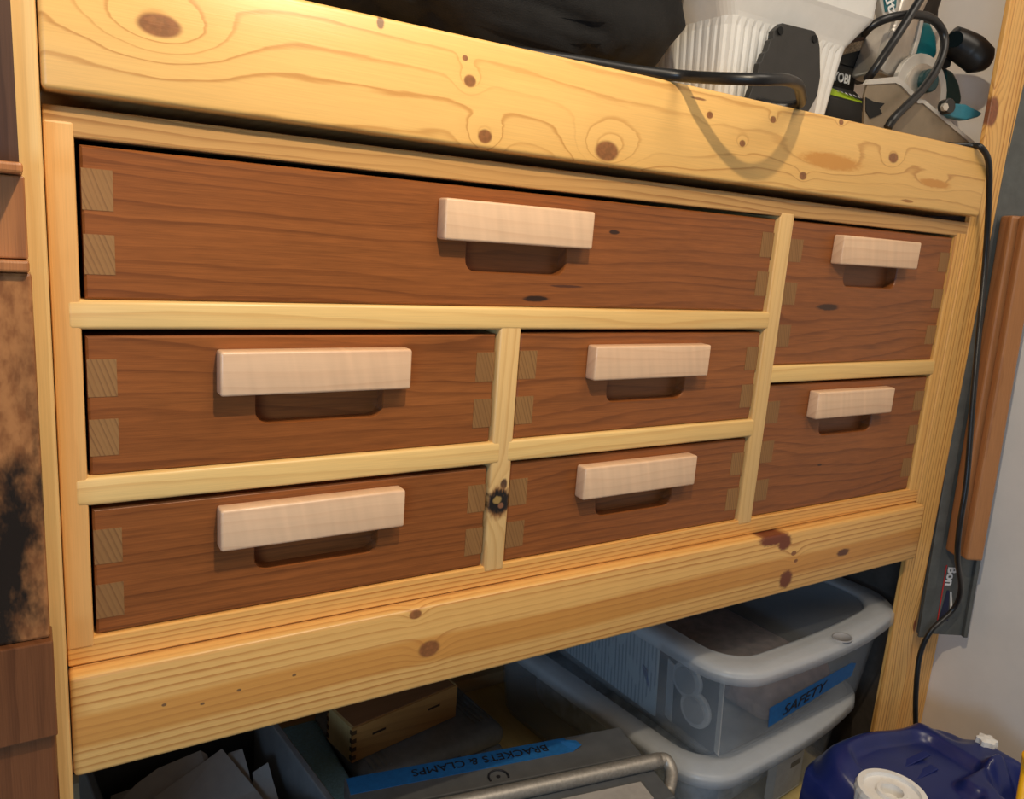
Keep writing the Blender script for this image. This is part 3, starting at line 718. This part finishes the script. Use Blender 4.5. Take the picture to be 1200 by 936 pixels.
# contents of the lower bin
cl_ = box('crumpled_bag', -.115, .115, -.17, .17, ZS + .006, ZS + .105, plain('grey_plastic_bag', (.36, .42, .48), .35, var=.5, scale=30, bump=.8, bscale=40), None, bev=.035, seg=4, xf=Matrix.Translation(Vector((c1.x, c1.y, 0))) @ Matrix.Rotation(ROT, 4, 'Z'))
tag(cl_, 'grey crumpled plastic bag packed inside the lower bin', 'plastic bag')
lc = thing('printed_box', tuple(c1 - uy * .186 + Vector((0, 0, ZS + .006))), 'small white printed carton behind the front of the lower bin', 'carton')
def lowpt(s, tt, z): return c1 + ux * s + uy * tt + Vector((0, 0, z))
prism('carton', [lowpt(.02, -.189, ZS + .006), lowpt(.085, -.189, ZS + .006), lowpt(.085, -.189, ZS + .10), lowpt(.02, -.189, ZS + .10)], uy * .012, plain('white_carton', (.55, .52, .49), .6), lc)
for k in range(3):
    z = ZS + .045 + .018 * k
    prism('print_mark', [lowpt(.055, -.1895, z), lowpt(.078, -.1895, z), lowpt(.078, -.1895, z + .008), lowpt(.055, -.1895, z + .008)], uy * .0004, INK, lc)

# ------------------------------------------------------------------ grey toolbox with taped lid
def toolbox():
    O = Vector((.2566, .1194, 0)); a = math.radians(-10); u = Vector((math.cos(a), math.sin(a), 0)); v = Vector((-math.sin(a), math.cos(a), 0))
    t = thing('tape_labelled_toolbox', tuple(O + u * .13 - v * .06 + Vector((0, 0, ZS))), 'dark grey toolbox with blue tape label across the lid and metal carry handle', 'toolbox')
    G = plain('grey_toolbox', (.085, .088, .092), .45, var=.1); zt = -.589
    def P(s, w, z): return O + u * s + v * w + Vector((0, 0, z))
    def slab(name, s0, s1, w0, w1, z0, z1, mat, bev=.0):
        return prism(name, [P(s0, w0, z0), P(s1, w0, z0), P(s1, w1, z0), P(s0, w1, z0)], (0, 0, z1 - z0), mat, t, bev=bev)
    slab('body', -.030, .285, -.115, .0, ZS + .0005, zt - .022, G, .002)
    slab('lid', -.032, .287, -.0485, .003, zt - .0215, zt, G, .0012)
    slab('lid', -.032, .287, -.117, -.0500, zt - .0215, zt - .0010, G, .0012)
    slab('label_tape', -.030, .215, -.0230, .0015, zt, zt + .0005, BLUE)
    prism('label_tape', [P(.215, -.0230, zt + .0002), P(.226, -.0200, zt + .004), P(.224, -.010, zt + .003), P(.205, .0010, zt + .0003)], (0, 0, .0004), BLUE, t)
    text('handwriting', 'BRACKETS & CLAMPS', P(.190, -.0045, zt + .0007), -u, -v, .0150, INK, t, sx=1.08)
    # arch and dot mark
    arc = [P(.1205 + .0105 * math.cos(b), -.0395 + .0105 * math.sin(b), zt + .0008) for b in [math.radians(d) for d in range(-20, 201, 20)]]
    tube('arch_mark', arc, .0011, INK, t, n=2, seg=6)
    disc('dot_mark', P(.1205, -.0385, zt), (0, 0, 1), .0022, .0006, INK, t, seg=12)
    ST = plain('worn_steel', (.34, .31, .27), .5, metal=.6, var=.15, scale=300)
    tube('carry_handle', [P(-.02, -.072, zt + .006), P(.05, -.0715, zt + .006), P(.15, -.071, zt + .006), P(.24, -.070, zt + .006), P(.2960, -.0695, zt + .006)], .0082, ST, t, n=6, seg=14)
    tube('handle_hook', [P(.2945, -.0695, zt + .006), P(.303, -.071, zt + .005), P(.304, -.082, zt - .002), P(.290, -.100, zt - .010)], [.0078, .0078, .0070, .0060], ST, t, n=6, seg=12)
    slab('catch_panel', .10, .262, -.114, -.088, zt - .0008, zt + .0012, plain('beige_panel', (.34, .31, .28), .5), .0005)
    return t
toolbox()

# ------------------------------------------------------------------ grey tool case, blue towel and finger jointed wooden box
def moulded_case():
    t = thing('moulded_tool_case', (.40, .345, ZS), 'charcoal moulded plastic tool case with rounded corners and grip ribs', 'tool case')
    G = plain('charcoal_case', (.20, .21, .22), .5, var=.12, bump=.1)
    X = Matrix.Translation(Vector((.402, .348, 0))) @ Matrix.Rotation(math.radians(6), 4, 'Z')
    box('case_base', -.108, .108, -.088, .088, ZS + .0005, ZS + .028, G, t, bev=.012, seg=4, xf=X)
    box('case_lid', -.107, .107, -.087, .087, ZS + .0282, ZS + .0595, G, t, bev=.014, seg=4, xf=X)
    box('latch', -.005, .030, -.094, -.085, ZS + .014, ZS + .042, plain('latch_black', (.02, .02, .021), .45), t, bev=.002, xf=X)
    for k in range(4):
        box('rib', -.094 + k * .008, -.090 + k * .008, -.074, -.030, ZS + .057, ZS + .0612, G, t, bev=.0012, xf=X)
        box('rib', .070 + k * .008, .074 + k * .008, -.060, .010, ZS + .057, ZS + .0612, G, t, bev=.0012, xf=X)
    return t
moulded_case()
bt = box('shop_towel', .236, .2925, .215, .415, ZS + .0005, ZS + .052, plain('blue_towel', (.24, .48, .68), .9, var=.15, scale=300, bump=.8, bscale=700), None, bev=.010, seg=3, xf=None)
tag(bt, 'light blue folded shop towel beside the charcoal case', 'towel')
def wooden_box():
    t = thing('finger_jointed_box', (.37, .33, ZS + .0615), 'small wooden box with dark finger joints and darker lid on the tool case', 'wooden box')
    W = wood('box_side', 'x', F=80, warp=1.5, early=(.52, .24, .07), late=(.36, .15, .04), amber=(.44, .19, .055), contrast=.5, seed=51)
    E_ = wood('box_end', 'z', F=120, warp=1.2, early=(.66, .46, .20), late=(.52, .33, .13), amber=(.60, .40, .16), contrast=.4, seed=53)
    T = wood('box_lid', 'x', F=60, warp=1.5, early=(.30, .135, .055), late=(.20, .08, .03), amber=(.25, .11, .04), contrast=.4, seed=55)
    a = math.radians(11); X = Matrix.Translation(Vector((.2955, .288, 0))) @ Matrix.Rotation(a, 4, 'Z'); z0, z1 = ZS + .0618, ZS + .110
    L, DD = .168, .062
    box('end_panel', .0, .007, .0035, DD - .0035, z0, z1, E_, t, xf=X); box('end_panel', L - .007, L, .0035, DD - .0035, z0, z1, E_, t, xf=X)
    box('side_panel', .0005, L - .0005, .0, .0034, z0, z1, W, t, xf=X); box('side_panel', .0005, L - .0005, DD - .0034, DD, z0, z1, W, t, xf=X)
    box('lid', .004, L - .004, .0034, DD - .0034, z1 - .006, z1 + .0008, T, t, xf=X)
    for k in range(4):
        z = z0 + .004 + k * .0118
        for y0, y1 in ((.0, .0050), (DD - .0050, DD)):
            box('finger', -.0004, .0062, y0 - .0002, y1 + .0002, z, z + .0058, plain('dark_finger', (.10, .045, .018), .6) if k == 0 and y0 == 0 else bpy.data.materials['dark_finger'], t, xf=X)
    for s in (.030, .118):
        box('finger_slot', s, s + .020, -.0004, .0010, z1 - .020, z1 - .017, plain('slot_dark', (.05, .02, .008), .7), t, xf=X)
    return t
wooden_box()

# ------------------------------------------------------------------ open box of papers
def paper_box():
    t = thing('open_paper_box', (.09, .16, ZS), 'dark grey open box full of loose papers under the lower board', 'box')
    G = plain('dark_grey_box', (.050, .052, .056), .55, var=.1)
    X = Matrix.Translation(Vector((.2190, .140, 0))) @ Matrix.Rotation(math.radians(6.6), 4, 'Z'); zt = -.620
    box('side_wall', -.006, .002, -.012, .215, ZS + .0005, zt, plain('grey_box_wall', (.19, .195, .205), .5), t, bev=.0015, xf=X)
    box('side_wall', -.198, -.190, -.012, .215, ZS + .0005, zt, G, t, bev=.0015, xf=X)
    box('end_wall', -.190, -.006, .207, .215, ZS + .0005, zt, G, t, xf=X)
    box('end_wall', -.190, -.006, -.012, -.004, ZS + .0005, zt, G, t, xf=X)
    box('bottom', -.190, -.006, -.004, .207, ZS + .0005, ZS + .004, G, t, xf=X)
    PM = plain('paper', (.34, .31, .29), .8, var=.05)
    ps = box('paper_stack', -.170, -.030, .004, .160, ZS + .0042, ZS + .082, PM, None, bev=.001, xf=X)
    tag(ps, 'thick stack of plain paper at the bottom of the open box', 'paper stack')
    labels = ['large pale sheet lying uppermost on the paper pile in the open box', 'wide pale sheet sticking out left under the uppermost sheet', 'narrow pale sheet standing behind the uppermost sheet',
              'small folded pale sheet beside the inner wall of the open box', 'pale sheet with a long straight edge low on the paper pile']
    shp = [([(260, 877), (300, 925), (345, 985), (170, 985), (175, 938)], .000), ([(235, 879), (243, 884), (260, 960), (120, 960), (160, 918), (185, 900)], -.006), ([(284, 877), (292, 905), (300, 960), (262, 960), (262, 892), (268, 882)], -.008),
           ([(314, 893), (320, 915), (335, 965), (300, 965), (296, 905)], -.012), ([(190, 912), (225, 900), (240, 970), (125, 970), (130, 932)], -.022)]
    for lab, (px, dz) in zip(labels, shp):
        z0 = ZS + .0905 + dz * .55
        pts = [at(a, b, Z=z0 + .045 - .045 * max(0, min(1, (b - 877) / 90.0)) + (0.003 if i == 0 else 0)) for i, (a, b) in enumerate(px)]
        o = prism('paper_sheet', pts, (0, 0, -.0008), PM, None); tag(o, lab, 'paper', 'loose papers in the open box')
paper_box()

# ------------------------------------------------------------------ blue water jug
def jug():
    t = thing('water_jug', (.82, -.20, ZF), 'dark blue plastic water jug with white screw cap by the wall', 'water jug')
    B = plain('navy_plastic', (.010, .018, .115), .30, var=.08, scale=30, bump=.05)
    x0, x1, y0, y1 = .690, .968, -.345, -.052; zt = -.600
    cx, cy, hx, hy = (x0 + x1) / 2, (y0 + y1) / 2, (x1 - x0) / 2, (y1 - y0) / 2
    n = 110
    def sst(a, b, v):
        v = max(0, min(1, (v - a) / (b - a))); return v * v * (3 - 2 * v)
    def boxd(x, y, ax, ay, bx, by, r):
        dx = max(ax - x, x - bx) + r; dy = max(ay - y, y - by) + r
        return math.hypot(max(dx, 0), max(dy, 0)) + min(max(dx, dy), 0) - r
    def top(x, y):
        d = boxd(x, y, x0, y0, x1, y1, .055)
        z = zt - .030 * sst(-.030, 0, d) ** 2
        z += .022 * sst(.90, .77, x) * sst(-.16, -.08, y)                      # rises a little to the left
        # sunken panel with embossed mark
        pd = boxd(x, y, .738, -.190, .898, -.082, .022)
        z -= .011 * sst(.004, -.008, pd)
        # grip trough on the right with a bar across it
        td = boxd(x, y, .868, -.300, .952, -.172, .03)
        z -= .040 * sst(.010, -.022, td)
        hd = boxd(x, y, .840, -.190, .925, -.158, .012)
        z += .014 * sst(.006, -.008, hd)
        gd = boxd(x, y, .905, -.135, .985, -.05, .03)
        z -= .012 * sst(.0, -.03, gd)
        return z
    bm = bmesh.new(); G = []
    for j in range(n + 1):
        row = []
        for i in range(n + 1):
            u, v = -1 + 2 * i / n, -1 + 2 * j / n
            # square to rounded square
            r = .80; k = max(abs(u), abs(v)); l = math.hypot(u, v)
            s = 1.0
            if k > 0:
                corner = (abs(u) * abs(v)) ** 4 / max(1e-9, k ** 8)
                s = 1 - .085 * corner
            x, y = cx + u * hx * s, cy + v * hy * s
            row.append(bm.verts.new((x, y, top(x, y))))
        G.append(row)
    for j in range(n):
        for i in range(n): bm.faces.new((G[j][i], G[j][i + 1], G[j + 1][i + 1], G[j + 1][i]))
    rim = [G[0][i] for i in range(n)] + [G[j][n] for j in range(n)] + [G[n][n - i] for i in range(n)] + [G[n - j][0] for j in range(n)]
    prev = rim
    for z, s in ((-.66, 1.012), (-.72, 1.0), (-.74, .985), (-.76, 1.0), (-.83, 1.0), (ZF + .012, .985), (ZF + .0005, .94)):
        cur = [bm.verts.new((cx + (v.co.x - cx) * s, cy + (v.co.y - cy) * s, z)) for v in rim]
        for k in range(len(rim)): bm.faces.new((prev[k], prev[(k + 1) % len(rim)], cur[(k + 1) % len(rim)], cur[k]))
        prev = cur
    bm.faces.new(prev)
    link('jug_body', bm_mesh(bm, 'jug_body'), B, t, smooth=True)
    M_EMB = plain('navy_emboss', (.014, .024, .14), .28)
    for k, (w, x, y) in enumerate(((.075, .785, -.118), (.060, .79, -.134))):
        box('embossed_line', x, x + w, y, y + .009, top(x + .03, y) - .001, top(x + .03, y) + .0010, M_EMB, t, bev=.0006)
    cp = at(1044, 934, Z=-.592)
    def cyl(r, z, seg=48, kn=0.0): return [(cp.x + (r + (kn if k % 2 else 0)) * math.cos(2 * math.pi * k / seg), cp.y + (r + (kn if k % 2 else 0)) * math.sin(2 * math.pi * k / seg), z) for k in range(seg)]
    zc = -.583
    loft('screw_cap', [cyl(.036, zc - .035), cyl(.036, zc - .005, kn=.0008), cyl(.0345, zc), cyl(.0290, zc), cyl(.0280, zc - .004), cyl(.0160, zc - .005), cyl(.0150, zc - .001), cyl(.0115, zc - .001), cyl(.0105, zc - .012)], M_WHITEPL, t, smooth=False)
    vp = at(1155, 874, Z=-.604)
    def vc(r, z, star=0.0): return [(vp.x + (r + (star if k % 4 < 2 else 0)) * math.cos(2 * math.pi * k / 24), vp.y + (r + (star if k % 4 < 2 else 0)) * math.sin(2 * math.pi * k / 24), z) for k in range(24)]
    loft('vent_cap', [vc(.0095, -.640), vc(.0095, -.612, .001), vc(.010, -.600, .0022), vc(.0095, -.594, .0022), vc(.004, -.592)], M_WHITEPL, t, smooth=False)
    cw = plain('crinkled_film', (.30, .32, .36), .2, trans=.6)
    q = [at(1178, 915, Z=-.598), at(1196, 905, Z=-.590), at(1215, 940, Z=-.590), at(1195, 945, Z=-.598)]
    return t
jug()
yp = tube('yellow_handle', [at(1205, 884, Y=-.30), at(1203, 905, Y=-.30), at(1198, 936, Y=-.305), at(1192, 985, Y=-.31), Vector(at(1150, 1300, Y=-.34))], .0042, plain('yellow_plastic', (.80, .42, .01), .4), None, n=6, seg=12)
tag(yp, 'bright yellow slim tool handle in front of the blue jug', 'tool handle')
